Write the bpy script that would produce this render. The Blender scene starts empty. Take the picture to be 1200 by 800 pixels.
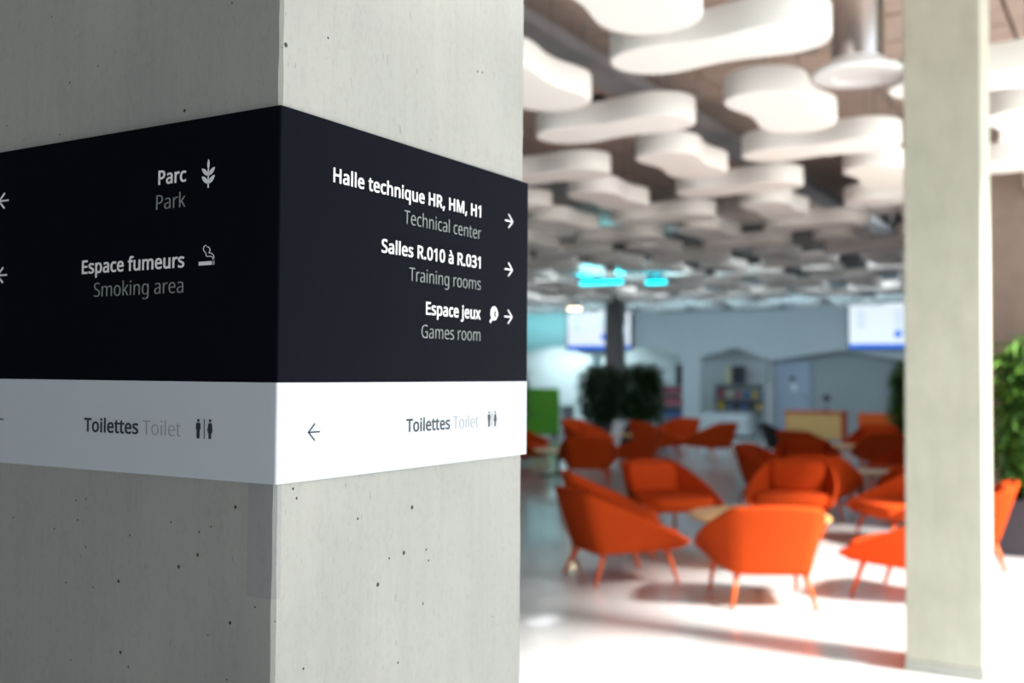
import bpy, bmesh, math, random, json
from mathutils import Vector, Matrix
random.seed(7)
C = bpy.context.scene.collection
PI = math.pi

# ---------------------------------------------------------------- camera
YAW, PITCH, ROLL, FPX = .54126, .03086, .00692, 1227.3
f = Vector((-math.sin(YAW)*math.cos(PITCH), math.cos(YAW)*math.cos(PITCH), math.sin(PITCH)))
r = Vector((math.cos(YAW), math.sin(YAW), 0)); u = r.cross(f)
r2 = r*math.cos(ROLL)+u*math.sin(ROLL); u2 = -r*math.sin(ROLL)+u*math.cos(ROLL)
cd = bpy.data.cameras.new('camera'); cam = bpy.data.objects.new('camera', cd); C.objects.link(cam)
m = Matrix.Identity(4)
for i in range(3):
    m[i][0] = r2[i]; m[i][1] = u2[i]; m[i][2] = -f[i]
m[0][3], m[1][3], m[2][3] = 0, 0, 1.6
cam.matrix_world = m
cd.sensor_width = 36; cd.lens = 36*FPX/1200; cd.clip_start = .05; cd.clip_end = 200
cd.dof.use_dof = True; cd.dof.focus_distance = .99; cd.dof.aperture_fstop = 4.6
bpy.context.scene.camera = cam

# ---------------------------------------------------------------- world, sun, exposure
vs = bpy.context.scene.view_settings
vs.view_transform = 'Standard'; vs.look = 'None'; vs.gamma = 1; vs.use_curve_mapping = False
vs.exposure = 0.42
w = bpy.data.worlds.new('sky'); bpy.context.scene.world = w; w.use_nodes = True
bg = w.node_tree.nodes['Background']; bg.inputs[0].default_value = (.80, .92, 1, 1); bg.inputs[1].default_value = 1.35
SUN_TAN = 1.06
sl = bpy.data.lights.new('sun', 'SUN'); sun = bpy.data.objects.new('sun', sl); C.objects.link(sun)
sl.energy = 10.5; sl.angle = math.radians(11); sl.color = (1, .95, .88)
sun.rotation_euler = Vector((-1, 0.0, -SUN_TAN)).to_track_quat('-Z', 'Y').to_euler()

def area(name, loc, target, sx, sy, power, col):
    l = bpy.data.lights.new(name, 'AREA'); l.shape = 'RECTANGLE'; l.size = sx; l.size_y = sy; l.energy = power; l.color = col
    o = bpy.data.objects.new(name, l); C.objects.link(o); o.location = loc
    o.rotation_euler = (Vector(target)-Vector(loc)).to_track_quat('-Z', 'Y').to_euler()
    return o

# ---------------------------------------------------------------- materials
def mat(name, col, rough=.6, metal=0, spec=.5, emit=None, es=0, noise=None, bump=0, bscale=60, coat=0, sheen=0):
    m = bpy.data.materials.new(name); m.use_nodes = True; nt = m.node_tree; b = nt.nodes['Principled BSDF']
    b.inputs['Base Color'].default_value = (*col, 1); b.inputs['Roughness'].default_value = rough
    b.inputs['Metallic'].default_value = metal; b.inputs['Specular IOR Level'].default_value = spec
    b.inputs['Coat Weight'].default_value = coat; b.inputs['Sheen Weight'].default_value = sheen
    if emit: b.inputs['Emission Color'].default_value = (*emit, 1); b.inputs['Emission Strength'].default_value = es
    tc = nt.nodes.new('ShaderNodeTexCoord')
    if noise:
        n = nt.nodes.new('ShaderNodeTexNoise'); n.inputs['Scale'].default_value = noise[0]; n.inputs['Detail'].default_value = 6
        nt.links.new(tc.outputs['Object'], n.inputs['Vector'])
        mx = nt.nodes.new('ShaderNodeMix'); mx.data_type = 'RGBA'
        mx.inputs['A'].default_value = (*[c*(1-noise[1]) for c in col], 1); mx.inputs['B'].default_value = (*[min(1, c*(1+noise[1])) for c in col], 1)
        nt.links.new(n.outputs['Fac'], mx.inputs['Factor']); nt.links.new(mx.outputs['Result'], b.inputs['Base Color'])
    if bump:
        n2 = nt.nodes.new('ShaderNodeTexNoise'); n2.inputs['Scale'].default_value = bscale; n2.inputs['Detail'].default_value = 4
        nt.links.new(tc.outputs['Object'], n2.inputs['Vector'])
        bp = nt.nodes.new('ShaderNodeBump'); bp.inputs['Strength'].default_value = bump; bp.inputs['Distance'].default_value = .01
        nt.links.new(n2.outputs['Fac'], bp.inputs['Height']); nt.links.new(bp.outputs['Normal'], b.inputs['Normal'])
    return m

def concrete(name, c1, c2, pits=(), patch=None, fine=1.0):
    """board-smooth cast concrete: cloudy tone, vertical streaks, air holes at given points"""
    m = bpy.data.materials.new(name); m.use_nodes = True; nt = m.node_tree; N = nt.nodes; L = nt.links; b = N['Principled BSDF']
    b.inputs['Roughness'].default_value = .75; b.inputs['Specular IOR Level'].default_value = .3
    tc = N.new('ShaderNodeTexCoord')
    def noise(scale, vec, detail=6, rough=.55):
        mp = N.new('ShaderNodeMapping'); mp.inputs['Scale'].default_value = vec; L.new(tc.outputs['Object'], mp.inputs['Vector'])
        n = N.new('ShaderNodeTexNoise'); n.inputs['Scale'].default_value = scale; n.inputs['Detail'].default_value = detail; n.inputs['Roughness'].default_value = rough
        L.new(mp.outputs['Vector'], n.inputs['Vector']); return n.outputs['Fac']
    def ramp(src, a, b_, ca, cb):
        rp = N.new('ShaderNodeValToRGB'); rp.color_ramp.elements[0].position = a; rp.color_ramp.elements[1].position = b_
        rp.color_ramp.elements[0].color = (*ca, 1); rp.color_ramp.elements[1].color = (*cb, 1); L.new(src, rp.inputs['Fac']); return rp.outputs['Color']
    def mul(a, b_):
        x = N.new('ShaderNodeMix'); x.data_type = 'RGBA'; x.blend_type = 'MULTIPLY'; x.inputs['Factor'].default_value = 1
        L.new(a, x.inputs['A']); L.new(b_, x.inputs['B']); return x.outputs['Result']
    col = ramp(noise(3, (1, 1, 1)), .3, .7, c1, c2)
    col = mul(col, ramp(noise(1, (90*fine, 90*fine, 5), 4), .35, .55, (.965, .965, .96), (1, 1, 1)))          # streaks
    col = mul(col, ramp(noise(1, (14, 14, 2.5), 5), .35, .6, (.94, .945, .95), (1, 1, 1)))
    col = mul(col, ramp(noise(220*fine, (1, 1, .6), 3), .3, .5, (.93, .93, .925), (1, 1, 1)))
    col = mul(col, ramp(noise(1, (160*fine, 160*fine, 45*fine), 2), .70, .74, (1, 1, 1), (.80, .80, .78)))   # small drag marks
    mask = None
    for (p, rad) in pits:
        d = N.new('ShaderNodeVectorMath'); d.operation = 'DISTANCE'; L.new(tc.outputs['Object'], d.inputs[0]); d.inputs[1].default_value = p
        mr = N.new('ShaderNodeMapRange'); mr.inputs['From Min'].default_value = rad*.55; mr.inputs['From Max'].default_value = rad
        mr.inputs['To Min'].default_value = 1; mr.inputs['To Max'].default_value = 0
        L.new(d.outputs['Value'], mr.inputs['Value'])
        if mask is None: mask = mr.outputs['Result']
        else:
            mm = N.new('ShaderNodeMath'); mm.operation = 'MAXIMUM'; L.new(mask, mm.inputs[0]); L.new(mr.outputs['Result'], mm.inputs[1]); mask = mm.outputs[0]
    vo = N.new('ShaderNodeTexVoronoi'); vo.inputs['Scale'].default_value = 16*fine; L.new(tc.outputs['Object'], vo.inputs['Vector'])
    lt = N.new('ShaderNodeMath'); lt.operation = 'LESS_THAN'; L.new(vo.outputs['Distance'], lt.inputs[0]); lt.inputs[1].default_value = .018
    if mask is None: mask = lt.outputs[0]
    else:
        mm = N.new('ShaderNodeMath'); mm.operation = 'MAXIMUM'; L.new(mask, mm.inputs[0]); L.new(lt.outputs[0], mm.inputs[1]); mask = mm.outputs[0]
    if patch:                                                     # repaired, darker strip along the corner
        lo, hi = patch; sx = N.new('ShaderNodeSeparateXYZ'); L.new(tc.outputs['Object'], sx.inputs[0]); acc = None
        for ax in range(3):
            for op, v in (('GREATER_THAN', lo[ax]), ('LESS_THAN', hi[ax])):
                q = N.new('ShaderNodeMath'); q.operation = op; L.new(sx.outputs[ax], q.inputs[0]); q.inputs[1].default_value = v
                if acc is None: acc = q.outputs[0]
                else:
                    z = N.new('ShaderNodeMath'); z.operation = 'MULTIPLY'; L.new(acc, z.inputs[0]); L.new(q.outputs[0], z.inputs[1]); acc = z.outputs[0]
        x = N.new('ShaderNodeMix'); x.data_type = 'RGBA'; x.blend_type = 'MULTIPLY'; L.new(acc, x.inputs['Factor'])
        L.new(col, x.inputs['A']); x.inputs['B'].default_value = (.86, .88, .92, 1); col = x.outputs['Result']
    x = N.new('ShaderNodeMix'); x.data_type = 'RGBA'; L.new(mask, x.inputs['Factor']); L.new(col, x.inputs['A']); x.inputs['B'].default_value = (.03, .03, .028, 1)
    L.new(x.outputs['Result'], b.inputs['Base Color'])
    h = N.new('ShaderNodeMath'); h.operation = 'MULTIPLY_ADD'; L.new(noise(90*fine, (1, 1, .5), 5, .7), h.inputs[0]); h.inputs[1].default_value = .35
    mi = N.new('ShaderNodeMath'); mi.operation = 'MULTIPLY'; L.new(mask, mi.inputs[0]); mi.inputs[1].default_value = -1.5; L.new(mi.outputs[0], h.inputs[2])
    bp = N.new('ShaderNodeBump'); bp.inputs['Strength'].default_value = .35; bp.inputs['Distance'].default_value = .002
    L.new(h.outputs[0], bp.inputs['Height']); L.new(bp.outputs['Normal'], b.inputs['Normal'])
    return m

M = {}
M['floor'] = mat('polished_floor', (.60, .61, .62), .20, noise=(1.3, .07), bump=.03, bscale=2.5, coat=.3)
M['paving'] = mat('pale_paving', (.74, .72, .69), .8, noise=(2, .1))
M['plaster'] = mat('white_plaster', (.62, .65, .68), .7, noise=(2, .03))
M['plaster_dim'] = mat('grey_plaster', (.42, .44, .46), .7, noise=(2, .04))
M['ceilpanel'] = mat('wood_wool_panel', (.47, .37, .32), .95, noise=(9, .22), bump=.6, bscale=120)
M['slab'] = mat('dark_slab', (.10, .085, .075), .9)
M['steel'] = mat('galvanised_steel', (.30, .31, .33), .45, metal=.6)
M['duct'] = mat('bright_duct_metal', (.80, .76, .76), .22, metal=1)
M['whitemetal'] = mat('white_enamel', (.85, .86, .87), .35)
M['felt'] = mat('white_felt', (.92, .92, .90), .95, noise=(12, .02), bump=.25, bscale=250)
M['cable'] = mat('steel_wire', (.25, .25, .25), .4, metal=.8)
M['orange'] = mat('orange_wool_fabric', (.64, .070, .009), .88, spec=.12, noise=(120, .10), bump=.4, bscale=500)
M['orange_leg'] = mat('orange_lacquer', (.78, .11, .012), .38)
M['black_fabric'] = mat('black_fabric', (.02, .02, .025), .85, noise=(120, .2))
M['black_leg'] = mat('black_lacquer', (.02, .02, .02), .4)
M['wood'] = mat('light_oak', (.72, .42, .16), .4, noise=(7, .18))
M['brownwall'] = mat('brown_rendered_wall', (.30, .235, .20), .95, noise=(7, .2), bump=.5, bscale=30)
M['black'] = mat('black_plastic', (.012, .012, .014), .4)
M['panel_black'] = mat('satin_black_sheet', (.003, .004, .008), .5, spec=.03, noise=(40, .15))
M['panel_white'] = mat('satin_white_sheet', (.58, .635, .69), .45, spec=.2)
M['ink_white'] = mat('white_vinyl', (.88, .90, .94), .5)
M['ink_grey'] = mat('grey_vinyl', (.25, .285, .285), .5)
M['ink_pale'] = mat('pale_grey_vinyl', (.30, .31, .36), .5)
M['ink_dark'] = mat('dark_vinyl', (.010, .018, .035), .5)
M['screen'] = mat('lit_screen', (.05, .05, .05), .3, emit=(.80, .90, 1), es=.75)
M['screen_blue'] = mat('lit_screen_blue', (0, .02, .1), .3, emit=(.0, .12, .75), es=.9)
M['screen_pale'] = mat('lit_screen_pale', (.2, .2, .2), .3, emit=(.58, .74, .95), es=.6)
M['cyan'] = mat('cyan_light', (0, .5, .6), .3, emit=(.0, .75, .90), es=2.6)
M['warm'] = mat('warm_lamp', (1, .8, .5), .3, emit=(1, .80, .45), es=8)
M['green'] = mat('green_felt', (.14, .52, .05), .9, noise=(20, .15))
M['leaf'] = mat('green_leaf', (.055, .15, .03), .45, noise=(5, .45))
M['leaf_shaded'] = mat('shaded_green_leaf', (.022, .065, .018), .5, noise=(5, .45))  # leaf green darkened to stand in for dim light on the far plants
M['leaf_light'] = mat('fresh_green_leaf', (.16, .36, .05), .45, noise=(5, .4))
M['bark'] = mat('bark', (.26, .15, .08), .9, noise=(30, .3))
M['soil'] = mat('soil', (.03, .02, .015), 1)
M['planter'] = mat('slate_planter', (.045, .05, .065), .5)
M['door'] = mat('pale_blue_door', (.42, .48, .60), .5)
M['dimblue'] = mat('blue_print', (.06, .14, .32), .6)
M['red'] = mat('rose_print', (.42, .10, .14), .6)
M['yellow'] = mat('yellow_print', (.62, .42, .06), .6)
M['cream'] = mat('cream_print', (.62, .55, .40), .6)
M['dark'] = mat('dark_print', (.03, .03, .045), .6)
M['darkred'] = mat('wine_print', (.14, .03, .04), .6)

# ---------------------------------------------------------------- mesh helpers
def obj(name, bm, m, parent=None, smooth=False, bevel=0, kind=None, subsurf=0, solid=0):
    me = bpy.data.meshes.new(name)
    bmesh.ops.recalc_face_normals(bm, faces=bm.faces); bm.to_mesh(me); bm.free()
    if smooth:
        for p in me.polygons: p.use_smooth = True
    if m: me.materials.append(m)
    o = bpy.data.objects.new(name, me); C.objects.link(o)
    if parent: o.parent = parent
    if solid:
        s = o.modifiers.new('s', 'SOLIDIFY'); s.thickness = solid; s.offset = -1
    if bevel:
        b = o.modifiers.new('b', 'BEVEL'); b.width = bevel; b.segments = 2; b.limit_method = 'ANGLE'
    if subsurf:
        s = o.modifiers.new('ss', 'SUBSURF'); s.levels = s.render_levels = subsurf
    if kind: o['kind'] = kind
    return o
def bake(o):
    """apply modifiers so that copies share finished mesh data"""
    me = bpy.data.meshes.new_from_object(o.evaluated_get(bpy.context.evaluated_depsgraph_get()))
    o.modifiers.clear(); o.data = me; return o
def thing(name, label, cat, loc=(0, 0, 0), rz=0, group=None):
    o = bpy.data.objects.new(name, None); C.objects.link(o); o.location = loc; o.rotation_euler = (0, 0, rz)
    o.empty_display_size = .1
    o['label'] = label; o['category'] = cat
    if group: o['group'] = group
    return o
def tag(o, label, cat, group=None):
    o['label'] = label; o['category'] = cat
    if group: o['group'] = group
    return o
def struct(name, bm, m, parent=None, **k):
    o = obj(name, bm, m, parent, **k)
    if not parent: o['kind'] = 'structure'
    return o
def box(bm, x0, x1, y0, y1, z0, z1):
    vs_ = [bm.verts.new((x, y, z)) for x in (x0, x1) for y in (y0, y1) for z in (z0, z1)]
    for q in ((0, 1, 3, 2), (4, 6, 7, 5), (0, 4, 5, 1), (2, 3, 7, 6), (0, 2, 6, 4), (1, 5, 7, 3)): bm.faces.new([vs_[i] for i in q])
    return bm
def bx(*a): return box(bmesh.new(), *a)
def cyl(bm, p0, p1, r0, r1=None, n=12, caps=True):
    r1 = r0 if r1 is None else r1; p0 = Vector(p0); p1 = Vector(p1); d = (p1-p0).normalized()
    a = d.orthogonal().normalized(); b = d.cross(a)
    A = [bm.verts.new(p0+(a*math.cos(2*PI*i/n)+b*math.sin(2*PI*i/n))*r0) for i in range(n)]
    B = [bm.verts.new(p1+(a*math.cos(2*PI*i/n)+b*math.sin(2*PI*i/n))*r1) for i in range(n)]
    for i in range(n): bm.faces.new((A[i], A[(i+1) % n], B[(i+1) % n], B[i]))
    if caps: bm.faces.new(A[::-1]); bm.faces.new(B)
    return bm
def lathe(bm, prof, n=32):
    rings = [[bm.verts.new((rr*math.cos(2*PI*i/n), rr*math.sin(2*PI*i/n), z)) for i in range(n)] for rr, z in prof]
    for A, B in zip(rings, rings[1:]):
        for i in range(n): bm.faces.new((A[i], A[(i+1) % n], B[(i+1) % n], B[i]))
    bm.faces.new(rings[0][::-1]); bm.faces.new(rings[-1]); return bm
def prism(bm, pts, h0, h1, fn):
    """pts in 2-D, fn(a, b, h) -> 3-D"""
    A = [bm.verts.new(fn(a, b, h0)) for a, b in pts]; B = [bm.verts.new(fn(a, b, h1)) for a, b in pts]; n = len(pts)
    bm.faces.new(A); bm.faces.new(B[::-1])
    for i in range(n): bm.faces.new((A[i], A[(i+1) % n], B[(i+1) % n], B[i]))
    return bm
def copy_tree(o, parent=None):
    c = o.copy(); C.objects.link(c)
    if parent: c.parent = parent
    for ch in list(o.children): copy_tree(ch, c)
    return c

# ---------------------------------------------------------------- setting
CEIL = 4.3; DY = 27.8; FX = .55
struct('floor', bx(-24, FX, -6, 30, -.12, 0), M['floor'])
struct('trim_1', bx(FX, FX+25, -15, 45, -.2, -.04), M['paving'])        # paving outside the glazing
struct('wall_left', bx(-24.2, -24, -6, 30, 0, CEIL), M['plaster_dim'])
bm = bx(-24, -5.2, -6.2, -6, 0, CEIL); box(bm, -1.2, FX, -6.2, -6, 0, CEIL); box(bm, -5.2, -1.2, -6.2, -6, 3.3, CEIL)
struct('wall_behind', bm, M['plaster_dim'])                              # unseen; its opening is added to light the pillar's left face
struct('trim_3', bx(-24, FX, -22, -6.2, -.2, -.04), M['paving'])
struct('trim_2', bx(FX, FX+3.4, -8, 4.1, 3.2, 3.5), M['whitemetal'])     # unseen slab added outside to block sun from the near bay
struct('wall_facade', bx(FX, FX+.3, -8, 45, 4.14, 5.2), M['plaster'])      # lintel over the glazing
struct('wall_end', bx(-1.6, FX+.3, 11.5, 11.8, 0, CEIL), M['brownwall'])
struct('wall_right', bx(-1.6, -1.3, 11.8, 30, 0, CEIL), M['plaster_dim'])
struct('wall_sky_block', bx(FX, FX+.3, -6, -.25, 0, 4.14), M['plaster_dim'])  # unseen wall added to keep sky light off the pillar's left face
# back wall: fascia with zigzag lower edge, piers and shallow recesses behind
zig = [(-24, 2.1), (-17.2, 2.1), (-15.1, 2.45), (-13.8, 2.1), (-12.3, 2.42), (-11.1, 2.12), (-10.58, 2.12), (-9.55, 2.36), (-8.6, 2.04), (-8.4, 2.02), (-6.7, 2.27), (-4.9, 1.97), (-1.6, 2.3)]
bm = bmesh.new()
prism(bm, zig+[(-1.6, CEIL), (-24, CEIL)], DY, DY+.15, lambda a, b, h: (a, h, b))
wb = struct('wall_back', bm, M['plaster'])
for x0, x1, z1 in ((-24, -17.2, 2.1), (-11.1, -10.58, 2.12), (-13.95, -13.7, 2.13), (-4.95, -1.6, 2.1)):
    obj('pier', bx(x0, x1, DY, DY+.15, 0, z1), M['plaster'], wb)
obj('post', bx(-8.78, -8.66, DY, DY+.15, 0, 2.06), M['plaster_dim'], wb)
struct('wall_recess', bx(-24, -8.7, DY+1.5, DY+1.7, 0, CEIL), M['plaster'])
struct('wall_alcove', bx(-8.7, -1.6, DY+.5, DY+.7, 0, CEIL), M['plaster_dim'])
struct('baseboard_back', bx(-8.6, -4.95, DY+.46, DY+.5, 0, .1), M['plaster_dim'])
d1 = struct('door_1', bx(-8.55, -7.6, DY+.42, DY+.5, 0, 2.02), M['door'])
obj('door_handle', bx(-7.75, -7.72, DY+.36, DY+.42, .95, 1.1), M['steel'], d1)
bm = bmesh.new(); cyl(bm, (-8.1, DY+.415, 1.52), (-8.1, DY+.40, 1.52), .07, n=16)
obj('door_pictogram', bm, M['dark'], d1)
obj('notice', bx(-8.12, -7.98, DY+.40, DY+.42, 1.2, 1.38), M['ink_white'], d1)
# ceiling: slab above, square wood-wool panels below it
ce = struct('ceiling', bx(-24, FX+.3, -6, 30, CEIL, CEIL+.3), M['slab'])
P = 1.25; pb = bx(0, P-.03, 0, P/2-.03, -.05, 0)
first = None; npan = 0
for j in range(0, 22):
    for i in range(0, 18):
        x = -P*(i+1)+FX-.1; y = 4.2+j*P/2
        if x < -.70*y-2.0 or x > -.05*y+.6: continue
        if first is None: first = obj('ceiling_panel', pb, M['ceilpanel'], ce); o = first
        else: o = first.copy(); C.objects.link(o)
        o.parent = ce; o.location = (x, y, CEIL-random.uniform(0, .012)); npan += 1
# small fixing boxes seen on the slab between the baffles
for k, (x, y) in enumerate([(-2.9, 6.2), (-3.1, 7.4), (-2.2, 8.1), (-4.4, 8.9), (-1.2, 7.5)]):
    o = obj('junction_box', bx(-.06, .06, -.06, .06, -.10, 0), M['black'], None, bevel=.008)
    o.location = (x, y, CEIL-.062)
    tag(o, ['small black ceiling box above the two long front baffles', 'small black ceiling box left of the third row of baffles', 'small black ceiling box behind the paired round baffle',
            'small black ceiling box far left above the baffles', 'small black ceiling box beside the round ventilation duct'][k], 'box')

# ---------------------------------------------------------------- near pillar
XF, YF = -.6572, .6892
T = .004
pitL = [(.2627, 1.4699), (.2784, 1.4675), (.3127, 1.436), (.2619, 1.4214), (.2925, 1.3825), (.2111, 1.3926), (.1261, 1.4154), (.1007, 1.4289), (.0528, 1.4767), (.0994, 1.4501), (.2064, 1.3236), (.0575, 1.3714), (.0267, 1.3894), (.1956, 1.439), (.1377, 1.4564), (.2756, 1.4478), (.2494, 1.3822), (.282, 1.305), (.0604, 1.3197), (.3824, 1.442), (.0839, 1.4564), (.3349, 1.9765), (.2573, 1.9125), (.1285, 1.8504), (.317, 1.8484), (.409, 1.8684)]
pitR = [(.2083, 1.4585), (.119, 1.4568), (.1947, 1.4128), (.2345, 1.4105), (.2389, 1.3982), (.17, 1.4107), (.1517, 1.387), (.2296, 1.3537), (.1864, 1.3011), (.0437, 1.3287), (.0045, 1.3996), (.0060, 1.3788), (.0267, 1.4944), (.0316, 1.4853), (.0095, 1.8961), (.0667, 1.9185), (.3287, 1.9525), (.3386, 1.9539), (.0050, 1.8927)]
bigL = {5, 6, 7, 8, 10, 23, 11}; bigR = {0, 2, 6, 14}
pits = [((XF-a, YF+T, z), .0021 if i in bigL else .0012) for i, (a, z) in enumerate(pitL)]
pits += [((XF-T, YF+a, z), .0028 if i in bigR else .0016) for i, (a, z) in enumerate(pitR)]
M['pillar'] = concrete('cast_concrete_near', (.335, .345, .33), (.405, .412, .39), pits, ((XF-.0372, YF-.01, 1.398), (XF-.003, YF+.012, 1.6)))
M['column'] = concrete('cast_concrete_column', (.47, .465, .385), (.56, .555, .47), fine=.5)
M['chip'] = mat('worn_arris', (.55, .54, .52), .9, noise=(200, .3), bump=.8, bscale=300)
pw = .4325
pt = thing('concrete_pillar', 'large square concrete pillar in the left foreground carrying the wayfinding sign', 'pillar', (0, 0, 0))
# square shaft with small uneven arrises
bm = bmesh.new(); x1, x0, y0, y1 = XF-T, XF-T-pw, YF+T, YF+T+pw
n = 260; rings = []
for k in range(n+1):
    z = CEIL*k/n; rr = random.Random(k); c = lambda: .0025+.0012*rr.random()
    a, b_, d, e = c(), c(), c(), c()
    rings.append([bm.verts.new(p) for p in ((x0+a, y0, z), (x1-b_, y0, z), (x1, y0+b_, z), (x1, y1-d, z), (x1-d, y1, z), (x0+e, y1, z), (x0, y1-e, z), (x0, y0+a, z))])
for A, B in zip(rings, rings[1:]):
    for i in range(8): bm.faces.new((A[i], A[(i+1) % 8], B[(i+1) % 8], B[i]))
obj('shaft', bm, M['pillar'], pt)

# ---------------------------------------------------------------- sign
sg = thing('wayfinding_sign', 'black and white direction sign wrapped around the near pillar corner', 'sign', (XF, YF, 1.5))
ZT, ZM, ZB = 1.83882, 1.59091, 1.50048
def sign_obj(name, bm, m, label=None, parent=None, **k):
    for v in bm.verts: v.co -= Vector((XF, YF, 1.5))
    o = obj(name, bm, m, parent or sg, **k)
    if label: o['label'] = label
    return o
def fold(z0, z1, x_end=XF-.444, y_end=YF+.4405):
    rad = .0022; t = .0026; out = [(x_end, YF), (XF-rad, YF)]
    for k in range(1, 6): a = PI/2*k/6; out.append((XF-rad+rad*math.sin(a), YF+rad-rad*math.cos(a)))
    out += [(XF, YF+rad), (XF, y_end), (XF-t, y_end), (XF-t, YF+t), (x_end, YF+t)]
    return prism(bmesh.new(), out, z0, z1, lambda a, b, h: (a, b, h))
bp_ = sign_obj('black_panel', fold(ZM, ZT), M['panel_black'])
wp_ = sign_obj('white_panel', fold(ZB, ZM-.0002), M['panel_white'])
# standoff spacer strips behind the sheet
bm = bmesh.new(); box(bm, XF-.43, XF-.02, YF+.0027, YF+.0038, ZB+.02, ZT-.02); box(bm, XF-.0038, XF-.0027, YF+.02, YF+.42, ZB+.02, ZT-.02)
sign_obj('spacer', bm, M['black'])
E_ = .0004
def onR(a, z, h=0): return (XF+h*E_, YF+a, z)
def onL(a, z, h=0): return (XF-a, YF-h*E_, z)
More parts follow.
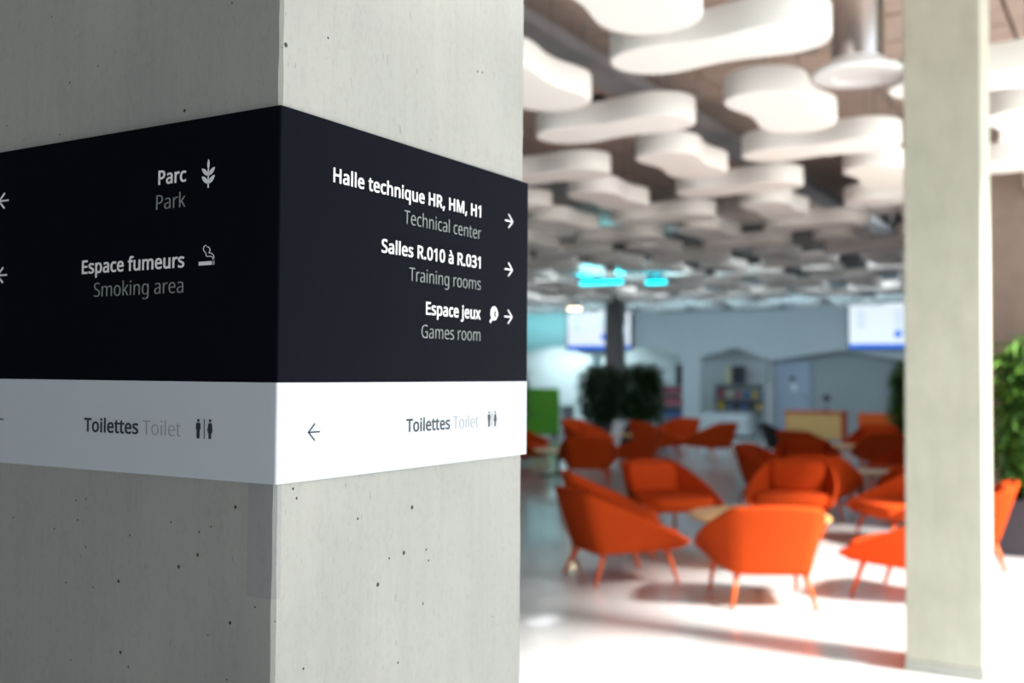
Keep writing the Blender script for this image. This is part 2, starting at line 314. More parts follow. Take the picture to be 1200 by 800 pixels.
# letter outlines of a humanist sans serif: advance, then closed contours, in 1/1000 em
GLYPHS = json.loads('''{" ":[209,[]],",":[215,[[154,84,94,-84,85,-103,33,-103,49,-38,73,93,148,93]]],".":[215,[[58,43,59,61,64,75,72,85,82,92,94,96,107,97,120,96,132,92,142,85,151,75,156,61,157,43,156,26,151,12,142,2,132,-6,120,-10,107,-11,94,-10,82,-6,72,2,64,12,59,26]]],"0":[459,[[419,287,418,242,415,201,409,163,401,128,390,97,376,70,359,47,339,27,316,12,290,1,261,-6,229,-8,188,-4,153,8,122,27,97,54,76,88,60,129,48,176,42,229,39,287,41,346,48,399,58,446,73,486,93,520,119,547,149,566,186,578,229,581,269,578,304,566,335,547,361,520,382,486,399,446,410,399,417,346],[110,287,111,238,115,194,121,156,131,125,143,98,159,78,178,64,202,55,229,52,256,55,279,64,298,78,314,98,326,124,336,156,343,194,347,238,348,287,347,336,343,380,336,417,326,449,314,475,298,495,279,510,256,518,229,521,202,518,178,510,159,495,143,475,131,449,121,417,115,380,111,336]]],"1":[459,[[285,0,216,0,219,499,108,405,71,452,226,573,285,573]]],"3":[459,[[395,439,394,414,389,392,381,372,370,355,356,339,340,326,321,316,300,307,277,302,277,298,319,290,353,276,379,255,398,229,409,198,413,163,410,131,403,101,390,74,371,50,348,30,318,14,283,2,241,-6,193,-8,164,-7,136,-5,110,-1,85,5,60,13,36,23,36,89,61,78,87,69,114,61,141,56,168,52,194,51,241,55,278,65,305,81,324,104,335,132,339,164,337,187,331,206,320,223,306,236,288,247,265,255,240,261,211,264,179,265,123,265,123,326,180,326,209,327,236,332,259,339,278,350,294,362,307,377,316,394,321,413,323,434,320,460,311,481,295,498,274,511,249,519,219,521,199,521,181,519,147,511,103,491,75,473,39,521,61,537,87,550,115,563,147,573,181,579,218,581,273,576,317,563,352,540,376,511,390,477]]],"E":[446,[[398,0,78,0,78,573,398,573,398,509,150,509,150,330,383,330,383,268,150,268,150,63,398,63]]],"G":[584,[[326,302,524,302,524,22,493,12,462,5,431,-1,398,-5,362,-7,323,-8,267,-4,217,8,173,28,136,55,105,89,81,130,63,176,52,229,49,286,53,343,65,395,84,442,111,482,145,517,186,544,233,564,286,577,346,581,377,580,407,577,437,572,465,565,491,557,516,547,489,484,468,493,445,501,421,508,395,513,369,516,342,517,298,514,259,505,225,489,195,468,170,441,150,409,136,373,127,332,124,286,127,243,134,202,146,166,164,133,187,106,216,84,251,68,292,58,340,55,385,56,421,61,452,68,452,238,326,238]]],"H":[594,[[516,0,443,0,443,267,150,267,150,0,78,0,78,573,150,573,150,330,443,330,443,573,516,573]]],"M":[727,[[330,0,142,502,139,502,144,0,78,0,78,573,184,573,361,103,364,103,544,573,650,573,650,0,578,0,584,501,581,501,390,0]]],"P":[485,[[229,573,297,568,352,553,393,528,421,495,439,454,444,404,443,381,439,358,433,336,423,316,411,296,395,278,375,262,351,249,324,238,292,230,256,225,216,223,150,223,150,0,78,0,78,573],[223,511,150,511,150,285,208,285,242,286,272,290,298,296,320,306,338,318,352,334,362,352,368,375,370,401,366,435,354,462,334,484,306,499,269,508]]],"R":[499,[[236,573,281,571,320,565,353,555,381,540,404,522,422,500,434,474,442,444,444,410,442,381,437,356,427,334,415,315,401,298,385,285,349,264,330,257,487,0,403,0,264,237,150,237,150,0,78,0,78,573],[232,510,150,510,150,298,236,298,278,301,312,310,338,325,355,347,366,374,370,407,368,430,363,450,355,467,343,480,328,491,310,500,287,505,261,509]]],"S":[440,[[403,153,400,121,392,92,378,66,359,44,335,26,307,11,274,1,238,-6,198,-8,83,4,41,19,41,88,86,72,113,65,142,59,171,56,201,55,228,56,252,60,273,66,290,74,305,85,316,98,324,113,329,129,330,147,329,164,325,180,318,194,308,207,295,218,277,230,255,241,228,253,172,274,131,294,114,305,98,317,85,330,74,344,57,375,52,393,49,413,48,435,51,464,58,490,71,513,89,533,110,550,136,563,165,573,197,579,231,581,262,580,290,577,318,572,367,558,389,549,366,487,346,495,325,502,302,508,278,513,254,516,229,517,207,516,187,513,169,507,155,499,142,489,133,478,126,464,122,450,121,434,122,416,126,400,133,386,143,373,156,362,172,351,217,330,246,318,278,306,307,293,332,279,353,264,371,247,385,228,395,206,401,181]]],"T":[446,[[259,0,187,0,187,509,8,509,8,573,437,573,437,509,259,509]]],"a":[450,[[231,437,279,433,318,422,347,403,368,375,381,338,385,293,385,0,334,0,320,61,317,61,292,33,279,22,250,5,234,-1,216,-5,172,-8,148,-7,124,-2,103,6,84,16,68,30,55,48,45,68,39,92,37,119,43,159,59,192,87,219,127,238,179,251,243,257,316,259,316,285,313,317,306,342,293,359,275,371,253,378,227,380,205,379,183,376,143,363,106,347,84,400,104,410,126,419,151,426,177,432,204,436],[252,208,204,203,167,195,141,182,124,165,113,144,110,119,112,97,120,79,132,66,148,56,167,51,188,49,223,52,253,62,279,79,299,103,311,134,315,172,315,210]]],"c":[385,[[241,-8,204,-5,170,2,139,15,112,34,88,58,69,87,55,123,47,165,44,213,47,262,56,305,71,342,90,372,114,396,142,415,174,428,208,435,245,438,288,435,309,431,344,421,358,415,337,356,292,370,244,376,217,374,193,368,172,358,155,343,141,325,131,303,123,277,119,247,117,213,119,181,123,152,131,126,141,104,155,86,172,71,191,61,214,55,240,53,283,56,302,60,336,71,351,78,351,15,336,8,304,-2]]],"e":[452,[[234,438,269,435,301,427,329,414,354,396,374,373,390,346,402,315,409,281,411,244,411,201,117,201,122,157,134,119,154,90,181,69,215,56,254,52,280,53,305,56,327,60,370,73,392,82,392,20,370,11,349,4,327,-1,304,-5,279,-7,251,-8,212,-5,176,3,143,17,114,36,90,61,70,91,56,126,47,167,44,212,47,257,55,297,68,333,86,364,108,390,134,411,164,426,198,435],[233,380,202,377,175,366,154,348,137,323,125,293,119,257,338,257,336,281,333,302,326,322,318,338,306,353,292,364,276,373,256,378]]],"f":[276,[[266,375,158,375,158,0,87,0,87,375,12,375,12,408,87,432,87,457,89,492,95,522,104,547,116,568,132,585,152,597,174,606,199,612,259,612,310,599,292,544,228,556,206,553,189,545,175,532,166,513,160,489,158,458,158,430,266,430]]],"g":[493,[[221,438,248,436,273,431,297,422,319,409,338,393,355,373,359,373,369,430,425,430,425,-7,423,-46,416,-80,404,-109,388,-135,367,-155,341,-172,310,-183,274,-190,233,-192,202,-192,147,-186,99,-174,78,-165,78,-100,99,-110,123,-118,149,-125,177,-130,206,-133,237,-134,271,-130,300,-119,324,-101,341,-77,352,-48,355,-13,354,57,338,37,320,21,299,8,275,-1,250,-6,221,-8,170,-2,126,18,91,51,65,95,49,149,44,214,49,278,65,332,91,377,126,411,169,431],[230,379,207,376,187,370,169,359,153,344,140,326,130,303,123,277,119,247,117,213,120,165,130,124,146,92,169,68,197,54,232,50,271,53,288,58,303,65,315,74,326,85,336,98,343,113,349,131,353,151,355,173,355,251,350,282,343,309,332,331,319,348,302,362,281,371,257,377]]],"h":[496,[[135,370,140,370,149,385,161,397,188,416,204,424,238,434,273,437,306,435,335,430,360,421,382,408,399,391,413,370,423,344,429,314,431,280,431,0,361,0,361,275,358,307,351,333,338,353,319,367,295,376,265,379,235,377,210,370,189,360,173,347,160,329,150,308,144,283,140,254,139,222,139,0,68,0,68,609,139,609]]],"i":[207,[[139,430,139,0,68,0,68,430],[115,590,133,580,140,572,144,560,145,546,144,532,140,521,133,512,115,502,93,502,83,506,75,512,68,521,64,532,63,546,64,560,68,572,83,586,93,590]]],"j":[207,[[-44,-183,-44,-126,25,-132,39,-128,51,-120,61,-108,66,-90,68,-67,68,430,139,430,139,-64,137,-90,133,-113,126,-133,116,-151,103,-166,87,-177,67,-186,44,-191],[63,546,64,560,68,572,83,586,93,590,115,590,133,580,140,572,144,560,145,546,144,532,140,521,133,512,115,502,93,502,83,506,75,512,68,521,64,532]]],"k":[428,[[135,221,189,285,326,430,409,430,235,246,421,0,336,0,187,200,138,158,138,0,68,0,68,609,138,609]]],"l":[207,[[139,0,68,0,68,609,139,609]]],"m":[750,[[540,438,584,434,621,421,649,401,669,371,681,330,685,280,685,0,615,0,615,277,613,308,606,333,594,353,577,367,555,376,528,379,490,374,460,362,438,342,423,315,414,280,411,237,411,0,342,0,342,277,341,298,337,317,332,333,325,347,315,359,303,367,289,374,253,379,227,377,204,370,185,360,170,347,158,329,150,308,144,283,140,255,139,223,139,0,68,0,68,430,125,430,136,371,140,371,149,385,160,398,173,409,186,418,217,431,233,435,266,438,298,436,325,430,349,420,369,406,386,388,398,366,402,366,418,388,438,406,461,420,486,430,512,436]]],"n":[496,[[275,438,322,434,361,421,391,401,413,371,426,330,431,280,431,0,361,0,361,275,358,307,351,333,338,353,319,367,295,376,265,379,222,374,189,361,166,338,151,308,142,269,139,223,139,0,68,0,68,430,125,430,136,371,140,371,150,385,162,398,175,409,190,418,222,431,239,435]]],"o":[485,[[442,216,440,181,436,150,428,121,417,95,404,71,388,51,369,33,348,18,324,7,299,-1,271,-6,241,-8,214,-6,188,-1,163,7,140,18,119,33,100,51,84,71,70,95,59,121,51,150,46,181,44,216,47,261,55,301,68,336,87,367,110,392,137,412,169,426,204,435,244,438,281,435,316,426,347,412,374,392,398,367,417,336,431,301,439,261],[117,216,119,184,123,154,130,128,141,105,155,86,172,71,192,59,216,53,243,51,270,53,294,59,314,71,331,86,345,105,356,128,363,154,367,184,369,216,367,248,363,277,355,303,345,325,331,344,314,359,294,370,270,376,242,379,202,374,171,359,147,335,130,303,120,263]]],"p":[493,[[273,438,322,432,365,413,401,383,428,339,444,284,449,216,447,170,439,129,427,93,410,62,390,37,365,17,337,3,306,-5,272,-8,251,-7,231,-4,213,1,197,7,182,15,158,33,139,55,134,55,139,-192,68,-192,68,430,126,430,136,371,139,371,182,414,213,429,231,434,251,437],[260,379,233,377,210,371,190,362,174,349,161,333,152,313,145,289,141,261,139,229,140,182,144,152,150,126,159,103,172,85,188,70,208,59,233,53,261,51,286,53,308,60,326,72,341,88,354,108,364,131,371,157,375,186,376,217,373,262,363,302,348,334,325,359,296,374]]],"q":[493,[[354,-9,358,58,354,58,340,40,323,25,303,11,279,1,251,-6,219,-8,170,-2,128,17,93,48,66,91,49,146,44,214,47,261,54,302,67,338,83,368,104,393,129,413,157,427,188,435,221,438,253,436,280,429,304,419,324,405,341,389,355,371,358,371,369,430,425,430,425,-192,354,-192],[233,51,260,52,284,58,304,67,320,79,333,96,342,116,349,140,353,168,355,199,355,213,352,263,343,305,328,337,305,361,273,375,231,379,196,374,167,359,145,334,130,300,120,260,117,213,120,165,130,126,146,93,168,70,197,55]]],"r":[331,[[319,433,310,368,248,373,232,369,217,363,202,355,189,346,176,334,166,321,156,305,149,289,143,270,140,251,139,229,139,0,68,0,68,430,126,430,134,351,137,351,147,367,170,395,183,407,198,418,231,433,249,437]]],"s":[384,[[348,119,346,92,339,69,327,49,311,32,292,18,268,6,241,-2,210,-6,176,-8,148,-7,122,-5,99,-1,59,11,42,19,42,83,81,67,104,60,128,54,153,50,178,49,211,51,236,57,256,66,269,79,277,94,280,112,264,150,239,167,222,176,174,196,148,206,124,217,84,239,69,252,57,266,48,283,43,302,41,324,46,358,61,386,85,408,118,425,157,435,202,438,228,437,252,434,275,430,298,424,319,417,339,409,315,353,238,377,197,380,171,379,149,374,131,366,118,356,111,343,108,328,109,317,127,290,193,256,245,236,268,226,289,215,321,191,333,176,341,159,346,140]]],"t":[289,[[272,59,272,5,213,-8,178,-7,157,-3,138,4,120,13,104,27,91,44,82,66,76,93,74,125,74,375,13,375,13,409,75,437,103,528,144,528,144,430,269,430,269,375,144,375,144,127,146,103,153,83,163,69,177,58,193,52]]],"u":[496,[[427,430,427,0,370,0,359,57,356,57,346,43,321,20,306,11,290,4,256,-5,220,-8,187,-6,159,-1,134,8,112,21,95,38,81,59,71,85,65,114,63,148,63,430,135,430,135,153,137,122,145,96,158,76,176,62,200,53,230,51,260,53,285,59,306,69,323,82,336,100,345,121,352,146,356,175,357,206,357,430]]],"x":[424,[[170,220,22,430,102,430,213,268,322,430,402,430,253,220,410,0,330,0,213,172,94,0,14,0]]],"à":[450,[[231,437,279,433,318,422,347,403,368,375,381,338,385,293,385,0,334,0,320,61,317,61,292,33,279,22,250,5,234,-1,216,-5,172,-8,148,-7,124,-2,103,6,84,16,68,30,55,48,45,68,39,92,37,119,43,159,59,192,87,219,127,238,179,251,243,257,316,259,316,285,313,317,306,342,293,359,275,371,253,378,227,380,205,379,183,376,143,363,106,347,84,400,104,410,126,419,151,426,177,432,204,436],[252,208,204,203,167,195,141,182,124,165,113,144,110,119,112,97,120,79,132,66,148,56,167,51,188,49,223,52,253,62,279,79,299,103,311,134,315,172,315,210],[205,614,282,496,282,486,235,486,121,606,121,614]]]}''')
def text_mesh(s, bold):
    c = bpy.data.curves.new('t', 'CURVE'); c.dimensions = '2D'; c.fill_mode = 'BOTH'; c.extrude = .01; c.offset = .016 if bold else -.008
    x = 0
    for ch in s:
        adv, loops = GLYPHS[ch]
        for l in loops:
            n_ = len(l)//2; sp = c.splines.new('POLY'); sp.points.add(n_-1); sp.use_cyclic_u = True
            for k in range(n_): sp.points[k].co = ((x+l[2*k])/1000, l[2*k+1]/1000, 0, 1)
        x += adv+(14 if bold else 0)
    o = bpy.data.objects.new('t', c); C.objects.link(o); bpy.context.view_layer.update()
    me = bpy.data.meshes.new_from_object(o.evaluated_get(bpy.context.evaluated_depsgraph_get()))
    bpy.data.objects.remove(o); return me
def cap_height(bold):
    me = text_mesh('H', bold); ys = [v.co.y for v in me.vertices]; return min(ys), max(ys)
CAP = {b: cap_height(b) for b in (True, False)}
def lettering(s, side, a0, a1, base, cap, bold, m, parent, label):
    me = text_mesh(s, bold); xs = [v.co.x for v in me.vertices]; x0_, x1_ = min(xs), max(xs); lo, hi = CAP[bold]
    for v in me.vertices:
        a = a0+(v.co.x-x0_)/(x1_-x0_)*(a1-a0); z = base+(v.co.y-lo)/(hi-lo)*cap; h = 1 if v.co.z > 0 else 0
        v.co = Vector((onR if side == 'R' else onL)(a, z, h))-Vector((XF, YF, 1.5))
    me.materials.clear(); me.materials.append(m)
    o = bpy.data.objects.new('lettering', me); C.objects.link(o); o.parent = parent; o['label'] = label
    return o
iw, ig, ip, idk = M['ink_white'], M['ink_grey'], M['ink_pale'], M['ink_dark']
for s, side, a0, a1, base, bold, m_, par, lb in [
    ('Halle technique HR, HM, H1', 'R', .0719, .3315, 1.7812, 1, iw, bp_, 'bold white lettering on the black panel'),
    ('Technical center', 'R', .1842, .332, 1.7560, 0, ig, bp_, 'grey lettering on the black panel'),
    ('Salles R.010 à R.031', 'R', .1468, .3315, 1.7218, 1, iw, bp_, 'bold white lettering on the black panel'),
    ('Training rooms', 'R', .1938, .3321, 1.6970, 0, ig, bp_, 'grey lettering on the black panel'),
    ('Espace jeux', 'R', .2243, .3325, 1.6628, 1, iw, bp_, 'bold white lettering on the black panel'),
    ('Games room', 'R', .2166, .3320, 1.6378, 0, ig, bp_, 'grey lettering on the black panel'),
    ('Toilettes', 'R', .1915, .2717, 1.5383, 1, idk, wp_, 'bold dark lettering on the white panel'),
    ('Toilet', 'R', .2780, .3300, 1.5383, 0, ip, wp_, 'pale grey lettering on the white panel'),
    ('Parc', 'L', .1585, .1199, 1.7806, 1, iw, bp_, 'bold white lettering on the black panel'),
    ('Park', 'L', .1608, .1204, 1.7567, 0, ig, bp_, 'grey lettering on the black panel'),
    ('Espace fumeurs', 'L', .2708, .1206, 1.6988, 1, iw, bp_, 'bold white lettering on the black panel'),
    ('Smoking area', 'L', .2513, .1215, 1.6750, 0, ig, bp_, 'grey lettering on the black panel'),
    ('Toilettes', 'L', .2625, .1812, 1.5386, 1, idk, wp_, 'bold dark lettering on the white panel'),
    ('Toilet', 'L', .1746, .1215, 1.5386, 0, ip, wp_, 'grey lettering on the white panel')]:
    lettering(s, side, a0, a1, base, .0139, bool(bold), m_, par, lb)
def stroke(bm, side, pts, wd):
    """constant-width line in the plane of the sign, round joints"""
    fn = onR if side == 'R' else onL
    for (a, b_), (c, d) in zip(pts, pts[1:]):
        L = math.hypot(c-a, d-b_) or 1e-9; nx, nz = -(d-b_)/L*wd/2, (c-a)/L*wd/2
        prism(bm, [(a+nx, b_+nz), (c+nx, d+nz), (c-nx, d-nz), (a-nx, b_-nz)], 0, 1, lambda p, q, h: fn(p, q, h))
    for a, b_ in pts[1:-1]:
        prism(bm, [(a+wd/2*math.cos(t*PI/4), b_+wd/2*math.sin(t*PI/4)) for t in range(8)], 0, 1, lambda p, q, h: fn(p, q, h))
def blob(bm, side, pts): prism(bm, pts, 0, 1, lambda p, q, h: (onR if side == 'R' else onL)(p, q, h))
def ell(cx, cz, rx, rz, n=20, rot=0):
    return [(cx+rx*math.cos(t)*math.cos(rot)-rz*math.sin(t)*math.sin(rot), cz+rx*math.cos(t)*math.sin(rot)+rz*math.sin(t)*math.cos(rot)) for t in [2*PI*k/n for k in range(n)]]
def arrow(side, tail, tip, ends, m_, parent, label, wd=.0019):
    bm = bmesh.new(); stroke(bm, side, [tail, tip], wd); stroke(bm, side, [ends[0], tip, ends[1]], wd); sign_obj('arrow', bm, m_, label, parent)
for z, lb in ((1.7855, 'white right arrow beside the top line'), (1.7265, 'white right arrow beside the middle line'), (1.6690, 'white right arrow beside the games room line')):
    arrow('R', (.3857, z), (.4035, z), [(.3938, z+.0082), (.3938, z-.0082)], iw, bp_, lb)
for z, lb in ((1.7849, 'white left arrow, upper'), (1.7035, 'white left arrow, lower')):
    arrow('L', (.3970, z), (.4143, z), [(.4042, z+.0082), (.4042, z-.0082)], iw, bp_, lb, .0018)
arrow('R', (.0573, 1.5449), (.0418, 1.5449), [(.0504, 1.5527), (.0504, 1.5371)], idk, wp_, 'dark left arrow on the white panel', .0014)
arrow('L', (.3974, 1.5472), (.4143, 1.5472), [(.4042, 1.5550), (.4042, 1.5394)], idk, wp_, 'dark left arrow on the white panel', .0014)
# table tennis bat and ball
bm = bmesh.new(); blob(bm, 'R', ell(.3620, 1.6714, .0080, .0084, 28)); stroke(bm, 'R', [(.3585, 1.6660), (.3530, 1.6605)], .0032)
ic = sign_obj('bat_icon', bm, iw, 'white bat and ball pictogram', bp_)
bm = bmesh.new(); blob(bm, 'R', ell(.3650, 1.6708, .0032, .0038))
for v in bm.verts: v.co.x += .0003
sign_obj('ball_outline', bm, M['panel_black'], None, ic)
bm = bmesh.new(); blob(bm, 'R', ell(.3672, 1.6710, .0027, .0034))
for v in bm.verts: v.co.x += .0006
sign_obj('ball', bm, iw, None, ic)
# leafy sprig
bm = bmesh.new(); cx = .0901
stroke(bm, 'L', [(cx, 1.7720), (cx, 1.7900)], .0014)
def leaf2(x0_, z0_, x1_, z1_, wd):
    n_ = 9; L_ = math.hypot(x1_-x0_, z1_-z0_); dx, dz = (x1_-x0_)/L_, (z1_-z0_)/L_; up, dn = [], []
    for k in range(n_+1):
        t = k/n_; w_ = wd*math.sin(PI*t)**.7 if 0 < t < 1 else 0; px, pz = x0_+dx*L_*t, z0_+dz*L_*t
        up.append((px-dz*w_, pz+dx*w_)); dn.append((px+dz*w_, pz-dx*w_))
    return up+dn[-2:0:-1]
blob(bm, 'L', leaf2(cx, 1.7893, cx, 1.7990, .0014))
for s in (1, -1):
    blob(bm, 'L', leaf2(cx, 1.7835, cx+s*.0084, 1.7908, .0021)); blob(bm, 'L', leaf2(cx, 1.7760, cx+s*.0084, 1.7834, .0021))
sign_obj('leaf_icon', bm, iw, 'white leafy sprig pictogram', bp_)
# cigarette with smoke
bm = bmesh.new(); blob(bm, 'L', [(.1008, 1.6995), (.1008, 1.7030), (.0839, 1.7030), (.0839, 1.6995)])
ci = sign_obj('cigarette_icon', bm, iw, 'white cigarette pictogram', bp_)
bm = bmesh.new(); blob(bm, 'L', [(.0830, 1.6995), (.0830, 1.7030), (.0801, 1.7030), (.0801, 1.6995)]); blob(bm, 'L', [(.0830, 1.7040), (.0830, 1.7058), (.0806, 1.7058), (.0806, 1.7040)])
sign_obj('ember', bm, M['ink_pale'], None, ci)
bm = bmesh.new()
stroke(bm, 'L', [(.0913, 1.7182), (.0935, 1.7176), (.0950, 1.7158), (.0948, 1.7137), (.0930, 1.7118), (.0915, 1.7108), (.0914, 1.7085), (.0897, 1.7075), (.0860, 1.7077), (.0835, 1.7070), (.0822, 1.7052)], .0008)
stroke(bm, 'L', [(.0902, 1.7168), (.0880, 1.7162), (.0865, 1.7147), (.0862, 1.7128), (.0876, 1.7108), (.0855, 1.7106), (.0832, 1.7098), (.0813, 1.7080), (.0808, 1.7056)], .0008)
sign_obj('smoke', bm, iw, None, ci)
# man and woman
for side, s in (('R', 1), ('L', -1)):
    man = .3528 if side == 'R' else .0981; ln = .3590 if side == 'R' else .0900; wo = .3664 if side == 'R' else .0826
    z0_ = 1.5378
    q = lambda c, pts: [(c+s*a, z0_+b_) for a, b_ in pts]
    bm = bmesh.new(); blob(bm, side, ell(man, z0_+.0168, .0014, .0014, 12))
    blob(bm, side, q(man, [(-.0021, .0146), (.0021, .0146), (.0029, .0136), (.0029, .0080), (.0020, .0080), (.0018, 0), (.0002, 0), (.0002, .0070), (-.0002, .0070), (-.0002, 0), (-.0018, 0), (-.0020, .0080), (-.0029, .0080), (-.0029, .0136)]))
    par = sign_obj('toilet_icon', bm, idk, 'dark man and woman pictogram', wp_)
    bm = bmesh.new(); stroke(bm, side, [(ln, z0_-.0002), (ln, z0_+.0182)], .0007); sign_obj('divider', bm, idk, None, par)
    bm = bmesh.new(); blob(bm, side, ell(wo, z0_+.0168, .0014, .0014, 12))
    blob(bm, side, q(wo, [(-.0015, .0146), (.0015, .0146), (.0022, .0138), (.0034, .0072), (.0026, .0068), (.0024, .0052), (.0016, .0052), (.0016, 0), (.0002, 0), (.0002, .0050), (-.0002, .0050), (-.0002, 0), (-.0016, 0), (-.0016, .0052), (-.0024, .0052), (-.0026, .0068), (-.0034, .0072), (-.0022, .0138)]))
    sign_obj('woman_figure', bm, idk, None, par)

# ---------------------------------------------------------------- other columns
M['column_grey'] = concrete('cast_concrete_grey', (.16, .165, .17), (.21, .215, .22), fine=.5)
def column(x1, y0, s, label, dark=False):
    t = thing('concrete_column', label, 'column', (x1-s/2, y0+s/2, 0))
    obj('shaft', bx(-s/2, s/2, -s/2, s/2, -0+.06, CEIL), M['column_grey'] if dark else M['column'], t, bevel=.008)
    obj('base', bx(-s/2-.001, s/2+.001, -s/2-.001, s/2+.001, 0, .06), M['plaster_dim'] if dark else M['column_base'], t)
    return t
M['column_base'] = concrete('cast_concrete_foot', (.42, .43, .39), (.48, .49, .45), fine=.5)
column(-.7229, 6.0438, .3946, 'slim concrete column at the right, standing on the bright floor')
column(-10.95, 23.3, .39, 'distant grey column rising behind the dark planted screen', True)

# ---------------------------------------------------------------- baffles
RB, SB, WB, TB = .265, .36, .05, .175; ZBF = 3.38
def peanut(n=12):
    pts = []
    for k in range(-n, n+1): x = SB*k/n; pts.append((x, -(RB-WB*(.5+.5*math.cos(PI*x/SB)))))
    for k in range(1, 12): a = -PI/2+PI*k/12; pts.append((SB+RB*math.cos(a), RB*math.sin(a)))
    for k in range(n, -n-1, -1): x = SB*k/n; pts.append((x, (RB-WB*(.5+.5*math.cos(PI*x/SB)))))
    for k in range(1, 12): a = PI/2+PI*k/12; pts.append((-SB+RB*math.cos(a), RB*math.sin(a)))
    return pts
bm = bmesh.new(); prism(bm, peanut(), 0, TB, lambda a, b, h: (a, b, h))
proto_body = obj('baffle_body', bm, M['felt'], None, bevel=.012); bake(proto_body)
for p in proto_body.data.polygons: p.use_smooth = abs(p.normal.z) < .5
bmc = bmesh.new(); cyl(bmc, (0, 0, TB-.01), (0, 0, CEIL-ZBF-.05), .004, n=6); proto_cable = obj('hanging_wire', bmc, M['cable'])
ords = ['first', 'second', 'third', 'fourth', 'fifth', 'sixth', 'seventh', 'eighth', 'ninth', 'tenth', 'eleventh', 'twelfth', 'thirteenth', 'fourteenth', 'fifteenth', 'sixteenth', 'seventeenth', 'eighteenth', 'nineteenth']
special = {(1, 0): 'long white peanut-shaped baffle nearest the top, lying crosswise left of the duct', (1, -1): 'white rounded baffle cut off by the top edge of the photo',
           (1, 1): 'two-lobed white baffle seen end-on just below the round diffuser', (2, 1): 'long white crosswise baffle in the third row, its left end beside the near pillar edge',
           (2, 0): 'white rounded baffle touching the near pillar edge at upper left', (1, 2): 'long white crosswise baffle reaching behind the right column',
           (2, 2): 'two-lobed white baffle seen end-on left of the third-row crosswise one', (0, 2): 'big bright white baffle right of the slim column'}
used = {}; nb = 0
rows = {}
for j in range(-2, 16):
    for i in range(0, 16):
        x = -.70-1.32*i; y = 5.47+1.42*j
        if y > 27.2 or x < -.70*y-2.6 or (j < -1 and i > 3) or (i == 0 and j < 1): continue
        rows.setdefault(j, []).append(i)
        dx, dy = {(1, -1): (-.07, .38), (2, 0): (.04, .12), (1, 0): (.03, 0), (1, 1): (-.06, .12), (2, 1): (.05, 0), (1, 2): (-.15, 0), (2, 2): (0, .06)}.get((i, j), (random.uniform(-.05, .05), random.uniform(-.05, .05)))
        t = thing('ceiling_baffle', '', 'baffle', (x+dx, y+dy, ZBF), 0, 'white felt ceiling baffles')
        xt = (i+j) % 2 == 1
        t.rotation_euler = (0, 0, (0 if xt else PI/2)+random.uniform(-.06, .03))
        b = proto_body if nb == 0 else proto_body.copy()
        if nb: C.objects.link(b)
        b.parent = t
        for sx in (-SB, SB):
            if nb == 0 and sx < 0: c_ = proto_cable
            else: c_ = proto_cable.copy(); C.objects.link(c_)
            c_.parent = t; c_.location = (sx, 0, 0)
        nb += 1
        t['label'] = special.get((i, j)) or 'white felt baffle lying %s, %s hanging row from the front, %s from the window side' % ('crosswise' if xt else 'lengthwise', ords[j+2], ords[i])

# ---------------------------------------------------------------- duct and ceiling services
t = thing('ventilation_duct', 'bright metal vertical duct ending in a round white diffuser above the baffles', 'duct', (-1.37, 6.08, 3.30))
bm = bmesh.new(); cyl(bm, (0, 0, .05), (0, 0, CEIL-3.3-.06), .145, n=40, caps=False); obj('pipe', bm, M['duct'], t, smooth=True)
bm = bmesh.new(); lathe(bm, [(.02, .012), (.13, .012), (.15, .0), (.24, .0), (.255, .012), (.255, .03), (.24, .04), (.15, .06), (.147, .10)], 48); obj('diffuser', bm, M['whitemetal'], t, smooth=False, bevel=0)
bm = bmesh.new(); cyl(bm, (0, 0, .72), (0, 0, .75), .152, n=40); obj('collar', bm, M['steel'], t)
for k, (x, lab) in enumerate(((-3.6, 'grey metal cable tray running away above the left baffles'), (-6.3, 'grey metal cable tray deeper in the room, left of the first'))):
    t = thing('cable_tray', lab, 'cable tray', (x, 0, 3.92))
    obj('tray_bed', bx(-.15, .15, 3, 27, 0, .012), M['steel'], t)
    for s in (-1, 1): obj('side_rail', bx(s*.15-.006, s*.15+.006, 3, 27, .013, .09), M['steel'], t)
    for yy in range(4, 27, 3):
        bm = bmesh.new(); cyl(bm, (0, yy, .012), (0, yy, CEIL-3.92-.05), .008, n=6); obj('hanger', bm, M['steel'], t)
for k, (x0_, x1_, y_) in enumerate(((-8.6, -7.8, 16.7), (-7.5, -7.15, 17.1))):
    z_ = 3.20
    lab = ['glowing cyan light bar hung under the far baffles at left', 'shorter glowing cyan light bar right of the long one'][k]
    t = thing('light_bar', lab, 'light', ((x0_+x1_)/2, y_, z_)); h = (x1_-x0_)/2
    obj('housing', bx(-h, h, -.06, .06, .062, .12), M['steel'], t)
    obj('diffuser', bx(-h, h, -.05, .05, 0, .06), M['cyan'], t)
    bm = bmesh.new(); cyl(bm, (0, 0, .12), (0, 0, CEIL-z_-.05), .01, n=6); obj('rod', bm, M['steel'], t)
    area('cyan_lamp', ((x0_+x1_)/2, y_, z_+.14), ((x0_+x1_)/2, y_, 6), x1_-x0_, .1, 12 if k < 1 else 6, (.0, .8, 1))
t = thing('ceiling_downlight', 'small warm ceiling spotlight above the left screen', 'lamp', (-12.45, 23.8, 3.26))
bm = bmesh.new(); cyl(bm, (0, 0, .03), (0, 0, .09), .17, n=24); obj('housing', bm, M['whitemetal'], t)
bm = bmesh.new(); cyl(bm, (0, 0, 0), (0, 0, .03), .16, n=24); obj('lens', bm, M['warm'], t)
bm = bmesh.new(); cyl(bm, (0, 0, .09), (0, 0, CEIL-3.26-.05), .01, n=6); obj('rod', bm, M['steel'], t)
